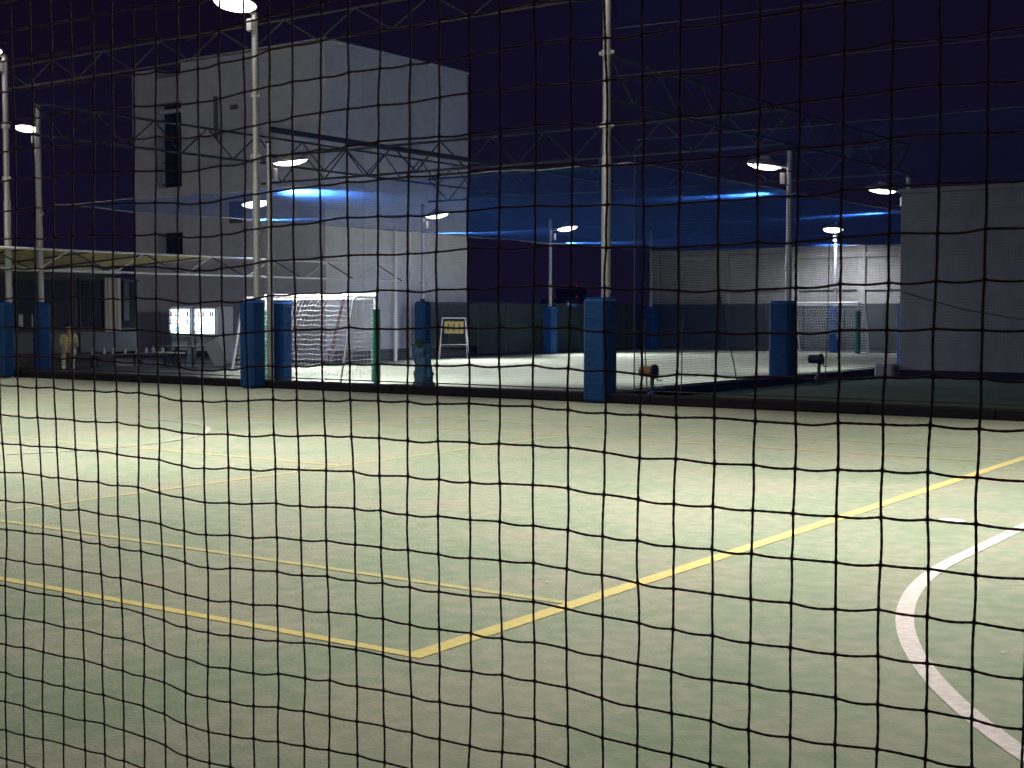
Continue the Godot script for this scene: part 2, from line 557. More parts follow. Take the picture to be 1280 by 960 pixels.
# ---------------------------------------------------------------- fine netting sheets (too far off to tell strands apart)
func net_sheet(called: String, label: String, o: Vector3, u: Vector3, v: Vector3, nu: int, nv: int, m: Material, bulge: Vector3, sd: int, bays_u := 1, bays_v := 1) -> Node3D:
	var t := thing(called, label, "net", o)
	var fn := FastNoiseLite.new()
	fn.seed = sd
	fn.frequency = 0.35
	var g := []
	for i in nu + 1:
		var row := []
		for j in nv + 1:
			var a := float(i) / nu
			var b := float(j) / nv
			var k := absf(sin(PI * a * bays_u)) * absf(sin(PI * b * bays_v))
			var p := u * a + v * b
			row.append(p + bulge * (k + 0.25 * fn.get_noise_2d(p.x + p.z * 0.7, p.y + p.z)))
		g.append(row)
	var st := mb()
	var flat := u.cross(v).normalized()
	var nrm := []
	for i in nu + 1:
		var row := []
		for j in nv + 1:
			var n: Vector3 = (g[mini(i + 1, nu)][j] - g[maxi(i - 1, 0)][j]).cross(g[i][mini(j + 1, nv)] - g[i][maxi(j - 1, 0)]).normalized()
			row.append(n if n.length() > 0.5 else flat)
		nrm.append(row)
	for i in nu:
		for j in nv:
			tri(st, g[i][j], g[i + 1][j], g[i + 1][j + 1], nrm[i][j], nrm[i + 1][j], nrm[i + 1][j + 1])
			tri(st, g[i][j], g[i + 1][j + 1], g[i][j + 1], nrm[i][j], nrm[i + 1][j + 1], nrm[i][j + 1])
	part("netting", st, m, t)
	for e in 4:
		var pts := []
		if e < 2:
			for i in nu + 1:
				pts.append(g[i][nv * e])
		else:
			for j in nv + 1:
				pts.append(g[nu * (e - 2)][j])
		st = mb()
		tube(st, pts, [0.012], 6)
		part("hem_rope", st, M.galvanised_steel if sd == 2 else M.dark_steel, t)
	return t

# ---------------------------------------------------------------- goals
func goal(label: String, at: Vector3, turn: float, width: float) -> void:
	var t := thing("futsal_goal", label, "goal", at, turn, "futsal goals of the far court")
	var w := width * 0.5
	var hh := 2.04
	var st: SurfaceTool
	for s in [-1.0, 1.0]:
		st = mb()
		tube(st, [Vector3(s * w, 0, 0), Vector3(s * w, hh, 0)], [0.042], 12)
		part("post", st, M.white_steel, t)
		st = mb()
		tube(st, [Vector3(s * w, 0.02, 0), Vector3(s * w, 1.72, 0)], [0.105], 12)
		part("post_pad", st, M.green_pad, t)
		# side frame: back from the top of the post, round and down to the ground
		var pts := [Vector3(s * w, hh - 0.04, 0)]
		for k in 7:
			var a := PI * 0.5 * k / 6.0
			pts.append(Vector3(s * w, hh - 0.04 - 0.16 * (1.0 - cos(a)), 0.62 + 0.16 * sin(a)))
		pts.append(Vector3(s * w, 0.03, 1.22))
		st = mb()
		tube(st, pts, [0.024], 8)
		part("side_frame", st, M.white_steel, t)
		st = mb()
		rod(st, Vector3(s * w, 0.03, 0), Vector3(s * w, 0.03, 1.22), 0.024, 8)
		part("ground_bar", st, M.white_steel, t)
	st = mb()
	rod(st, Vector3(-w - 0.04, hh, 0), Vector3(w + 0.04, hh, 0), 0.048, 12)
	part("crossbar", st, M.white_steel, t)
	st = mb()
	rod(st, Vector3(-w, 0.03, 1.22), Vector3(w, 0.03, 1.22), 0.024, 8)
	part("rear_bar", st, M.white_steel, t)
	# net: roof strip, sloping back and two sides, twine at 11 cm
	st = mb()
	var back := func(f: float, x: float) -> Vector3:
		if f < 0.3:
			return Vector3(x, hh - 0.06, 0.76 * f / 0.3)
		var k := (f - 0.3) / 0.7
		return Vector3(x, lerpf(hh - 0.14, 0.05, k), lerpf(0.78, 1.22, k) + 0.10 * sin(PI * k) - 0.02)
	var cols := int(width / 0.11)
	for i in cols + 1:
		var x := -w + width * i / cols
		var pts := []
		for k in 13:
			pts.append(back.call(k / 12.0, x + 0.012 * sin(k * 2.1 + i)))
		tube(st, pts, [0.0032], 4, false)
	for k in 25:
		var pts := []
		for i in cols * 2 + 1:
			var x := -w + width * i / (cols * 2)
			pts.append(back.call(k / 24.0, x) + Vector3(0, -0.028 * absf(sin(PI * i * 0.5)) - 0.01 * sin(i * 0.7 + k), 0))
		tube(st, pts, [0.0050], 4, false)
	for s in [-1.0, 1.0]:
		for k in 19:
			var y := 0.06 + k * 0.104
			rod(st, Vector3(s * w, y, 0.02), Vector3(s * w, y - 0.02, lerpf(1.2, 0.76, y / hh)), 0.0036, 4)
		for k in 9:
			var z := 0.04 + k * 0.125
			rod(st, Vector3(s * w, 0.04, z), Vector3(s * w, hh - 0.06 if z < 0.74 else lerpf(hh, 0.0, (z - 0.74) / 0.5), minf(z, 0.78)), 0.0036, 4)
	part("goal_net", st, M.goal_twine, t).set_meta("kind", "stuff")

# ---------------------------------------------------------------- a body from joints: surface nets over a smooth union of tapered capsules
func field(p: Vector3, bones: Array, k: float) -> float:
	var d := 10.0
	for b in bones:
		var a: Vector3 = b[0]
		var ab: Vector3 = b[1] - a
		var h := clampf((p - a).dot(ab) / maxf(ab.length_squared(), 1e-6), 0.0, 1.0)
		var e: float = (p - a - ab * h).length() - lerpf(b[2], b[3], h)
		var m := clampf(0.5 + 0.5 * (d - e) / k, 0.0, 1.0)
		d = lerpf(d, e, m) - k * m * (1.0 - m)
	return d

func blob(st: SurfaceTool, bones: Array, cell: float, k: float) -> void:
	var lo := Vector3(9, 9, 9)
	var hi := -lo
	for b in bones:
		for e in [[b[0], b[2]], [b[1], b[3]]]:
			lo = lo.min(e[0] - Vector3.ONE * (e[1] + cell * 2.0))
			hi = hi.max(e[0] + Vector3.ONE * (e[1] + cell * 2.0))
	var n := Vector3i((hi - lo) / cell) + Vector3i(2, 2, 2)
	var val := PackedFloat32Array()
	val.resize(n.x * n.y * n.z)
	for x in n.x:
		for y in n.y:
			for z in n.z:
				val[(x * n.y + y) * n.z + z] = field(lo + Vector3(x, y, z) * cell, bones, k)
	var ver := {}
	var step := [n.y * n.z, n.z, 1]
	for x in n.x - 1:
		for y in n.y - 1:
			for z in n.z - 1:
				var o := (x * n.y + y) * n.z + z
				var sum := Vector3.ZERO
				var cnt := 0
				for c in 8:
					var oc: int = o + (step[0] if c & 1 else 0) + (step[1] if c & 2 else 0) + (step[2] if c & 4 else 0)
					for ax in 3:
						if c & (1 << ax):
							continue
						var od: int = oc + step[ax]
						if (val[oc] < 0.0) != (val[od] < 0.0):
							var q := Vector3(c & 1, (c >> 1) & 1, (c >> 2) & 1)
							q[ax] += val[oc] / (val[oc] - val[od])
							sum += q
							cnt += 1
				if cnt:
					ver[o] = lo + (Vector3(x, y, z) + sum / cnt) * cell
	var nor := {}
	for o in ver:
		var p: Vector3 = ver[o]
		var e := cell * 0.6
		var f0 := field(p, bones, k)
		nor[o] = Vector3(field(p + Vector3(e, 0, 0), bones, k) - f0, field(p + Vector3(0, e, 0), bones, k) - f0, field(p + Vector3(0, 0, e), bones, k) - f0).normalized()
	for x in range(1, n.x - 1):
		for y in range(1, n.y - 1):
			for z in range(1, n.z - 1):
				var o := (x * n.y + y) * n.z + z
				for ax in 3:
					if (val[o] < 0.0) == (val[o + step[ax]] < 0.0):
						continue
					var s1: int = step[(ax + 1) % 3]
					var s2: int = step[(ax + 2) % 3]
					var q := [o, o - s1, o - s1 - s2, o - s2]
					tri(st, ver[q[0]], ver[q[1]], ver[q[2]], nor[q[0]], nor[q[1]], nor[q[2]])
					tri(st, ver[q[0]], ver[q[2]], ver[q[3]], nor[q[0]], nor[q[2]], nor[q[3]])

func seated_person(at: Vector3, turn: float) -> void:
	# sits on the bench (seat 0.40 m), facing local +z
	var t := thing("person", "seated person in yellow top, white shorts, yellow socks and white shoes on the low bench", "person", at, turn)
	var hip := Vector3(0, 0.50, 0)
	var neck := Vector3(0, 1.02, 0.05)
	var head := Vector3(0, 1.20, 0.10)
	var bones := [[hip + Vector3(-0.08, 0, 0), hip + Vector3(0.08, 0, 0), 0.115, 0.115], [hip, Vector3(0, 0.80, 0.02), 0.12, 0.125], [Vector3(-0.10, 0.90, 0.03), Vector3(0.10, 0.90, 0.03), 0.10, 0.10], [Vector3(0, 0.92, 0.03), neck + Vector3(0, 0.06, 0.02), 0.08, 0.05]]
	var shirt := [[Vector3(-0.05, 0.55, 0), Vector3(-0.07, 0.86, 0.03), 0.125, 0.125], [Vector3(0.05, 0.55, 0), Vector3(0.07, 0.86, 0.03), 0.125, 0.125], [Vector3(-0.12, 0.93, 0.03), Vector3(0.12, 0.93, 0.03), 0.085, 0.085]]
	var shorts := [[hip + Vector3(-0.07, 0, 0), hip + Vector3(0.07, 0, 0), 0.135, 0.135]]
	var socks := []
	var shoes := []
	var hands := []
	for s in [-1.0, 1.0]:
		var sh := Vector3(s * 0.18, 0.95, 0.03)
		var el := Vector3(s * 0.23, 0.70, 0.10)
		var wr := Vector3(s * 0.13, 0.575, 0.33)
		var kn := Vector3(s * 0.12, 0.50, 0.44)
		var an := Vector3(s * 0.13, 0.10, 0.42)
		bones.append_array([[sh, el, 0.052, 0.042], [el, wr, 0.040, 0.028], [hip + Vector3(s * 0.09, -0.01, 0.02), kn, 0.085, 0.058], [kn, an + Vector3(0, 0.22, -0.015), 0.056, 0.056], [an + Vector3(0, 0.22, -0.015), an, 0.056, 0.038], [an + Vector3(0, -0.04, -0.02), an + Vector3(0, -0.055, 0.14), 0.04, 0.034]])
		shirt.append([sh, sh.lerp(el, 0.6), 0.068, 0.064])
		shorts.append([hip + Vector3(s * 0.09, -0.01, 0.02), (hip + Vector3(s * 0.09, 0, 0.02)).lerp(kn, 0.72), 0.105, 0.088])
		socks.append_array([[kn + Vector3(0, -0.09, -0.01), an + Vector3(0, 0.22, -0.015), 0.064, 0.066], [an + Vector3(0, 0.22, -0.015), an, 0.066, 0.047]])
		shoes.append_array([[an + Vector3(0, -0.045, -0.04), an + Vector3(0, -0.052, 0.16), 0.052, 0.046], [an + Vector3(0, 0.0, -0.03), an + Vector3(0, -0.03, 0.03), 0.05, 0.05]])
		var hb := [[wr, wr + Vector3(-s * 0.01, -0.01, 0.05), 0.028, 0.034], [wr + Vector3(-s * 0.035, -0.01, 0.06), wr + Vector3(s * 0.025, -0.012, 0.06), 0.019, 0.019]]
		for f in 4:
			var base := wr + Vector3(-s * 0.033 + s * 0.021 * f, -0.008, 0.075)
			var ln: float = [0.062, 0.072, 0.068, 0.052][f]
			var mid := base + Vector3(0, 0.002, ln * 0.55)
			hb.append_array([[base, mid, 0.0095, 0.0088], [mid, mid + Vector3(0, -ln * 0.30, ln * 0.38), 0.0088, 0.0075]])
		hb.append_array([[wr + Vector3(-s * 0.03, -0.01, 0.025), wr + Vector3(-s * 0.062, -0.014, 0.06), 0.013, 0.010], [wr + Vector3(-s * 0.062, -0.014, 0.06), wr + Vector3(-s * 0.062, -0.022, 0.09), 0.010, 0.0085]])
		hands.append(hb)
	var st := mb()
	blob(st, bones, 0.018, 0.03)
	for hb in hands:
		blob(st, hb, 0.0055, 0.006)
	var face := [[head + Vector3(0, 0.03, -0.012), head + Vector3(0, 0.045, 0.0), 0.088, 0.088], [head + Vector3(0, -0.06, 0.035), head + Vector3(0, 0.0, 0.03), 0.052, 0.068], [head + Vector3(0, 0.01, 0.092), head + Vector3(0, -0.022, 0.112), 0.010, 0.014], [head + Vector3(-0.02, -0.062, 0.088), head + Vector3(0.02, -0.062, 0.088), 0.009, 0.009], [head + Vector3(-0.088, 0.0, 0.0), head + Vector3(-0.094, -0.03, 0.0), 0.016, 0.012], [head + Vector3(0.088, 0.0, 0.0), head + Vector3(0.094, -0.03, 0.0), 0.016, 0.012], [neck, head + Vector3(0, -0.05, -0.01), 0.052, 0.05]]
	blob(st, face, 0.008, 0.014)
	part("body", st, M.skin, t)
	st = mb()
	for s in [-1.0, 1.0]:
		blob(st, [[head + Vector3(s * 0.033, 0.018, 0.083), head + Vector3(s * 0.037, 0.018, 0.083), 0.009, 0.009]], 0.004, 0.004)
	part("eyes", st, M.hair, t)
	st = mb()
	blob(st, [[head + Vector3(0, 0.055, -0.028), head + Vector3(0, 0.065, 0.0), 0.095, 0.093], [head + Vector3(0, -0.02, -0.055), head + Vector3(0, 0.04, -0.045), 0.066, 0.09]], 0.010, 0.02)
	part("hair", st, M.hair, t)
	for c in [["shirt", shirt, "yellow_cloth", 0.03], ["shorts", shorts, "white_cloth", 0.03], ["socks", socks, "yellow_cloth", 0.01], ["shoes", shoes, "white_cloth", 0.015]]:
		st = mb()
		blob(st, c[1], 0.016, c[3])
		part(c[0], st, M.get(c[2]), t)

# ================================================================ the scene
func _ready() -> void:
	# ---- camera, sky, exposure
	var cam := Camera3D.new()
	cam.name = "camera"
	cam.fov = 31.534
	cam.near = 0.05
	cam.far = 3000.0
	add_child(cam)
	cam.position = Vector3(12.857, 1.62, 21.268)
	cam.rotation = Vector3(deg_to_rad(-2.963), deg_to_rad(35.1), 0)
	cam.current = true
	var env := Environment.new()
	env.tonemap_mode = Environment.TONE_MAPPER_LINEAR
	env.tonemap_exposure = 1.0
	env.background_mode = Environment.BG_SKY
	var sky := Sky.new()
	var ps := ProceduralSkyMaterial.new()
	ps.sky_top_color = lin(0.0034, 0.0019, 0.0084)
	ps.sky_horizon_color = lin(0.0066, 0.0042, 0.0145)
	ps.ground_horizon_color = lin(0.0035, 0.0024, 0.0095)
	ps.ground_bottom_color = lin(0.0030, 0.0020, 0.0080)
	ps.sky_curve = 0.2
	sky.sky_material = ps
	env.sky = sky
	env.sdfgi_enabled = true
	env.ssao_enabled = true
	env.ssil_enabled = true
	var we := WorldEnvironment.new()
	we.name = "environment"
	we.environment = env
	add_child(we)

	materials()
	ground_and_courts()
	floodlights()
	nets_and_trusses()
	buildings()
	clubhouse()
	far_fences()
	court_objects()
	skyline()
	ball_stop_net()

func ground_and_courts() -> void:
	structure("ground", sheet(-500, 300, -480, 120, -0.07), M.asphalt)
	var turf := structure("court_turf", sheet(-45, 45, 0.16, 45, 0.0), M.turf)
	structure("far_court_turf", sheet(-17.7, -0.16, -33.4, -0.36, 0.0), M.turf)
	structure("side_court_turf", sheet(0.16, 45, -12.9, -0.36, 0.0), M.lush_turf)
	structure("clubhouse_pavement", sheet(-60, -17.72, -40, -0.36, 0.004), M.deck)
	var yl := 0.004
	var lines := [["yellow_paint", 8.765, 8.875, 5.0, 16.355], ["yellow_paint", -14.95, 8.763, 16.285, 16.355], ["thin_yellow_paint", -14.95, 8.763, 14.885, 14.955], ["thin_yellow_paint", 3.03, 3.10, 6.14, 14.883], ["thin_yellow_paint", -9.0, 3.028, 10.46, 10.53], ["thin_yellow_paint", -14.95, 8.763, 6.07, 6.138], ["thin_yellow_paint", -14.95, 8.763, 4.62, 4.69], ["thin_white_paint", -3.54, -3.46, 0.9, 10.44], ["thin_white_paint", -3.54, -3.46, 10.55, 14.86]]
	for l in lines:
		part("painted_line", sheet(l[1], l[2], l[3], l[4], yl), M.get(l[0]), turf)
	# penalty area: straight front and quarter arcs of 5.92 m
	var st := mb()
	ring_strip(st, Vector3(16.05, 0.004, 12.3), 5.87, 5.965, PI * 0.5, PI, 60)
	part("painted_arc", st, M.white_paint, turf)
	st = mb()
	quad(st, Vector3(10.085, 0.004, 9.002), Vector3(10.18, 0.004, 9.002), Vector3(10.18, 0.004, 12.298), Vector3(10.085, 0.004, 12.298), Vector3.UP)
	part("painted_line", st, M.white_paint, turf)
	st = mb()
	ring_strip(st, Vector3(16.05, 0.004, 9.0), 5.87, 5.965, PI, PI * 1.5, 60)
	part("painted_arc", st, M.white_paint, turf)
	st = mb()
	ring_strip(st, Vector3(9.59, 0.004, 10.63), 0.0, 0.10, 0, TAU, 32)
	part("penalty_spot", st, M.white_paint, turf)
	st = mb()
	ring_strip(st, Vector3(-3.5, 0.008, 10.45), 2.96, 3.04, 0, TAU, 96)
	part("centre_circle", st, M.thin_white_paint, turf)
	# kerbs: dark boards laid end to end
	var kerb := Node3D.new()
	kerb.name = "kerb"
	kerb.set_meta("kind", "structure")
	add_child(kerb)
	var rng := RandomNumberGenerator.new()
	rng.seed = 4
	st = mb()
	cbox(st, Vector3.ZERO, Vector3(1.985, 0.17, 0.30), 0.02)
	var km := st.commit()
	km.surface_set_material(0, M.kerb_rubber)
	for k in 34:
		var x := -42.0 + 2.0 * k
		same("kerb_board", km, Transform3D(Basis(Vector3.UP, rng.randf_range(-0.004, 0.004)), Vector3(x, 0.085 + rng.randf_range(-0.006, 0.006), 0.0 + rng.randf_range(-0.01, 0.01))), kerb)
	var kerb2 := Node3D.new()
	kerb2.name = "kerb_001"
	kerb2.set_meta("kind", "structure")
	add_child(kerb2)
	for k in 16:
		same("kerb_board", km, Transform3D(Basis(Vector3.UP, PI * 0.5 + rng.randf_range(-0.004, 0.004)), Vector3(0.0, 0.085 + rng.randf_range(-0.006, 0.006), -1.36 - 2.0 * k)), kerb2)
	# lines of the far court
	var far := get_node("far_court_turf")
	for l in [[-16.3, -1.0, -16.3, -16.22], [-16.38, -16.30, -31.6, -1.2], [-0.98, -0.90, -31.6, -1.2], [-16.3, -1.0, -1.85, -1.77]]:
		part("painted_line", sheet(l[0], l[1], l[2], l[3], 0.004), M.white_paint, far)

func ring_strip(st: SurfaceTool, c: Vector3, r0: float, r1: float, a0: float, a1: float, n: int) -> void:
	for k in n:
		var t0 := lerpf(a0, a1, float(k) / n)
		var t1 := lerpf(a0, a1, float(k + 1) / n)
		var d0 := Vector3(cos(t0), 0, sin(t0))
		var d1 := Vector3(cos(t1), 0, sin(t1))
		if r0 > 0.0:
			quad(st, c + d0 * r0, c + d0 * r1, c + d1 * r1, c + d1 * r0, Vector3.UP)
		else:
			tri(st, c, c + d0 * r1, c + d1 * r1, Vector3.UP, Vector3.UP, Vector3.UP)

func floodlights() -> void:
	var E2 := 300.0
	# far side of the near court, lamps hung over the near court
	var kerb_row := [[0.0, 0.0, "tall steel floodlight pole in a blue pad at the corner of the kerbs", "blue_vinyl", 0.47], [-8.70, 0.22, "tall floodlight pole with blue pad on the kerb in front of the goal", "blue_vinyl", 0.42], [-17.35, 0.40, "tall floodlight pole with blue pad on the kerb in front of the canvas awning", "blue_vinyl", 0.36], [8.65, 0.0, "tall floodlight pole with blue pad on the kerb before the side court", "blue_vinyl", 0.45]]
	for p in kerb_row:
		floodlight_pole(p[2], Vector3(p[0], 0, p[1] + 0.0), {"h": 8.1, "pad": p[3], "pad_w": p[4], "pad_off": Vector3(-0.06, 0, 0.10), "collars": [0.62, 0.78], "lamps": [{"at": Vector3(0.12, 8.13, 0.68), "e": 76.0, "aim": Vector3(p[0], 0, 8.6), "cone": 62.0}]})
	# our side of the near court
	for x in [-17.3, -8.65, 0.0, 8.65, 17.3]:
		floodlight_pole("tall floodlight pole standing behind the ball stop net", Vector3(x, 0, 20.5), {"h": 8.1, "pad": "blue_vinyl", "collars": [0.62, 0.78], "group": "floodlight poles behind the ball stop net", "lamps": [{"at": Vector3(0, 8.13, -0.9), "e": 44.0, "aim": Vector3(x, 0, 5.8), "cone": 75.0}]})
	# hung on span cables from pole to pole, over the middle of the near court
	for x in [-17.0, -8.35, 0.3, 8.95]:
		span_lamp(x)
	# round the far court, lower
	var low := [
		[Vector3(-9.32, 0, -0.78), Vector3(0.05, 5.10, -0.62), "shorter dark floodlight pole with blue pad behind the goal's kerb pole", "blue_vinyl", Vector3(-9.0, 0, -5.5), 0.36, Vector3(0.02, 0, -0.34)],
		[Vector3(-17.3, 0, -8.1), Vector3(0.40, 4.90, 0.35), "floodlight pole beside the awning truss in front of the grey building's corner", "", Vector3(-12.0, 0, -8.5), 0.4, Vector3.ZERO],
		[Vector3(-17.3, 0, -16.2), Vector3(0.62, 5.05, 0.0), "floodlight pole with blue pad at the foot of the tall grey building", "blue_vinyl", Vector3(-12.0, 0, -16.5), 0.42, Vector3.ZERO],
		[Vector3(-17.3, 0, -24.3), Vector3(0.62, 5.02, -0.3), "floodlight pole with blue pad standing alone against the green mesh fence", "blue_vinyl", Vector3(-12.0, 0, -24.5), 0.42, Vector3.ZERO],
		[Vector3(0, 0, -8.1), Vector3(-0.62, 5.06, 0.0), "floodlight pole with blue pad along the divider net between far and side court", "blue_vinyl", Vector3(-5.5, 0, -8.5), 0.5, Vector3(-0.1, 0, 0.05)],
		[Vector3(0, 0, -16.2), Vector3(-0.62, 5.06, 0.45), "floodlight pole half hidden by the corner of the low grey wall", "blue_vinyl", Vector3(-5.5, 0, -16.5), 0.42, Vector3.ZERO],
		[Vector3(-8.65, 0, -32.6), Vector3(0.1, 5.05, 0.55), "floodlight pole with blue pad behind the far goal", "blue_vinyl", Vector3(-8.65, 0, -32.6), 0.36, Vector3.ZERO, 80.0],
		[Vector3(-30.6, 0, -10.0), Vector3(0.3, 8.35, 0.6), "tall floodlight pole standing behind the low clubhouse", "", Vector3(-27, 0, -3), 0.4, Vector3.ZERO]]
	for p in low:
		var o := {"h": p[1].y + 0.35, "r": 0.075, "collars": [0.5], "lamps": [{"at": p[1], "e": (E2 * 0.4 if p[0].x == 0.0 else (E2 * 0.2 if p[0].z < -30.0 else E2 * 1.1)) if p[1].y < 7 else 60.0, "aim": p[4], "cone": p[7] if p.size() > 7 else 54.0, "r": 0.42, "tint": Color(0.96, 0.965, 1.0)}]}
		if p[3] != "":
			o.pad = p[3]
			o.pad_w = p[5]
			o.pad_off = p[6]
		floodlight_pole(p[2], p[0], o)
	# unlit posts
	floodlight_pole("dark unlit pole with blue pad beside the awning's kerb pole", Vector3(-17.45, 0, -0.62), {"h": 7.0, "r": 0.075, "collars": [0.6], "pad": "blue_vinyl", "pad_w": 0.34})
	floodlight_pole("unlit pole with blue pad at the far corner of the mesh fence", Vector3(-17.3, 0, -32.5), {"h": 5.4, "r": 0.075, "collars": [0.6], "pad": "blue_vinyl", "pad_w": 0.5})

func nets_and_trusses() -> void:
	net_sheet("ceiling_net", "blue fine-mesh net stretched flat over the far court", Vector3(-17.3, 4.44, -0.9), Vector3(17.25, 0, 0), Vector3(0, 0, -32.2), 34, 48, M.ceiling_netting, Vector3(0, -0.22, 0), 2, 2, 4)
	net_sheet("ceiling_net", "blue fine-mesh net stretched flat over the side court", Vector3(0.12, 4.85, -0.9), Vector3(25.0, 0, 0), Vector3(0, 0, -11.3), 34, 20, M.side_ceiling_netting, Vector3(0, -0.22, 0), 4, 3, 2)
	net_sheet("divider_net", "fine dark net hanging the full height along the kerb between the courts", Vector3(-34, 0.22, -0.22), Vector3(58, 0, 0), Vector3(0, 7.75, 0), 60, 10, M.divider_netting, Vector3(0, 0, -0.08), 5, 7, 1)
	net_sheet("divider_net", "fine dark net between the far court and the side court", Vector3(0.02, 0.20, -1.0), Vector3(0, 0, -15.0), Vector3(0, 4.35, 0), 30, 10, M.side_netting, Vector3(-0.08, 0, 0), 7, 2, 1)
	truss("steel lattice truss running over the divider net between far and side court", Vector3(0, 5.5, -0.1), Vector3(0, 5.5, -16.2), 0.78, 9, M.truss_steel)
	truss("steel lattice truss crossing the far court from pole to pole", Vector3(0, 5.55, -8.3), Vector3(-17.2, 5.55, -8.3), 0.78, 10, M.truss_steel)
	truss("steel lattice truss crossing the far court before the grey building's far end", Vector3(0, 5.55, -16.4), Vector3(-17.2, 5.55, -16.4), 0.78, 10, M.truss_steel)
	truss("steel lattice truss over the court edge along the awning and grey building", Vector3(-17.35, 6.2, -0.4), Vector3(-17.35, 6.2, -24.0), 0.8, 12, M.truss_steel)
	truss("long steel lattice truss joining the tops of the tall kerb poles", Vector3(-34, 7.35, -0.05), Vector3(-0.1, 7.35, -0.05), 0.55, 17, M.truss_steel, 0.024)
	var t := thing("roof_beam", "dark single beam running back over the middle of the far court", "beam", Vector3(-9.3, 5.75, -0.8))
	var st := mb()
	cbox(st, Vector3(0, 0, -7.7), Vector3(0.05, 0.10, 15.4), 0.01)
	part("web", st, M.truss_steel, t)
	st = mb()
	cbox(st, Vector3(0, 0.055, -7.7), Vector3(0.10, 0.010, 15.4), 0.004)
	cbox(st, Vector3(0, -0.055, -7.7), Vector3(0.10, 0.010, 15.4), 0.004)
	part("flange", st, M.truss_steel, t)
	cable("steel cable strung above the kerb net, lower of two", Vector3(0, 5.9, -0.1), Vector3(24, 5.9, -0.1), 0.008, 0.12)
	cable("steel cable strung above the kerb net, upper of two", Vector3(0, 6.75, -0.1), Vector3(24, 6.75, -0.1), 0.008, 0.12)
	cable("bracing cable sloping from the corner pole up over the far court", Vector3(0, 6.2, -0.1), Vector3(-10.2, 5.7, -16.3), 0.014, 0.05)

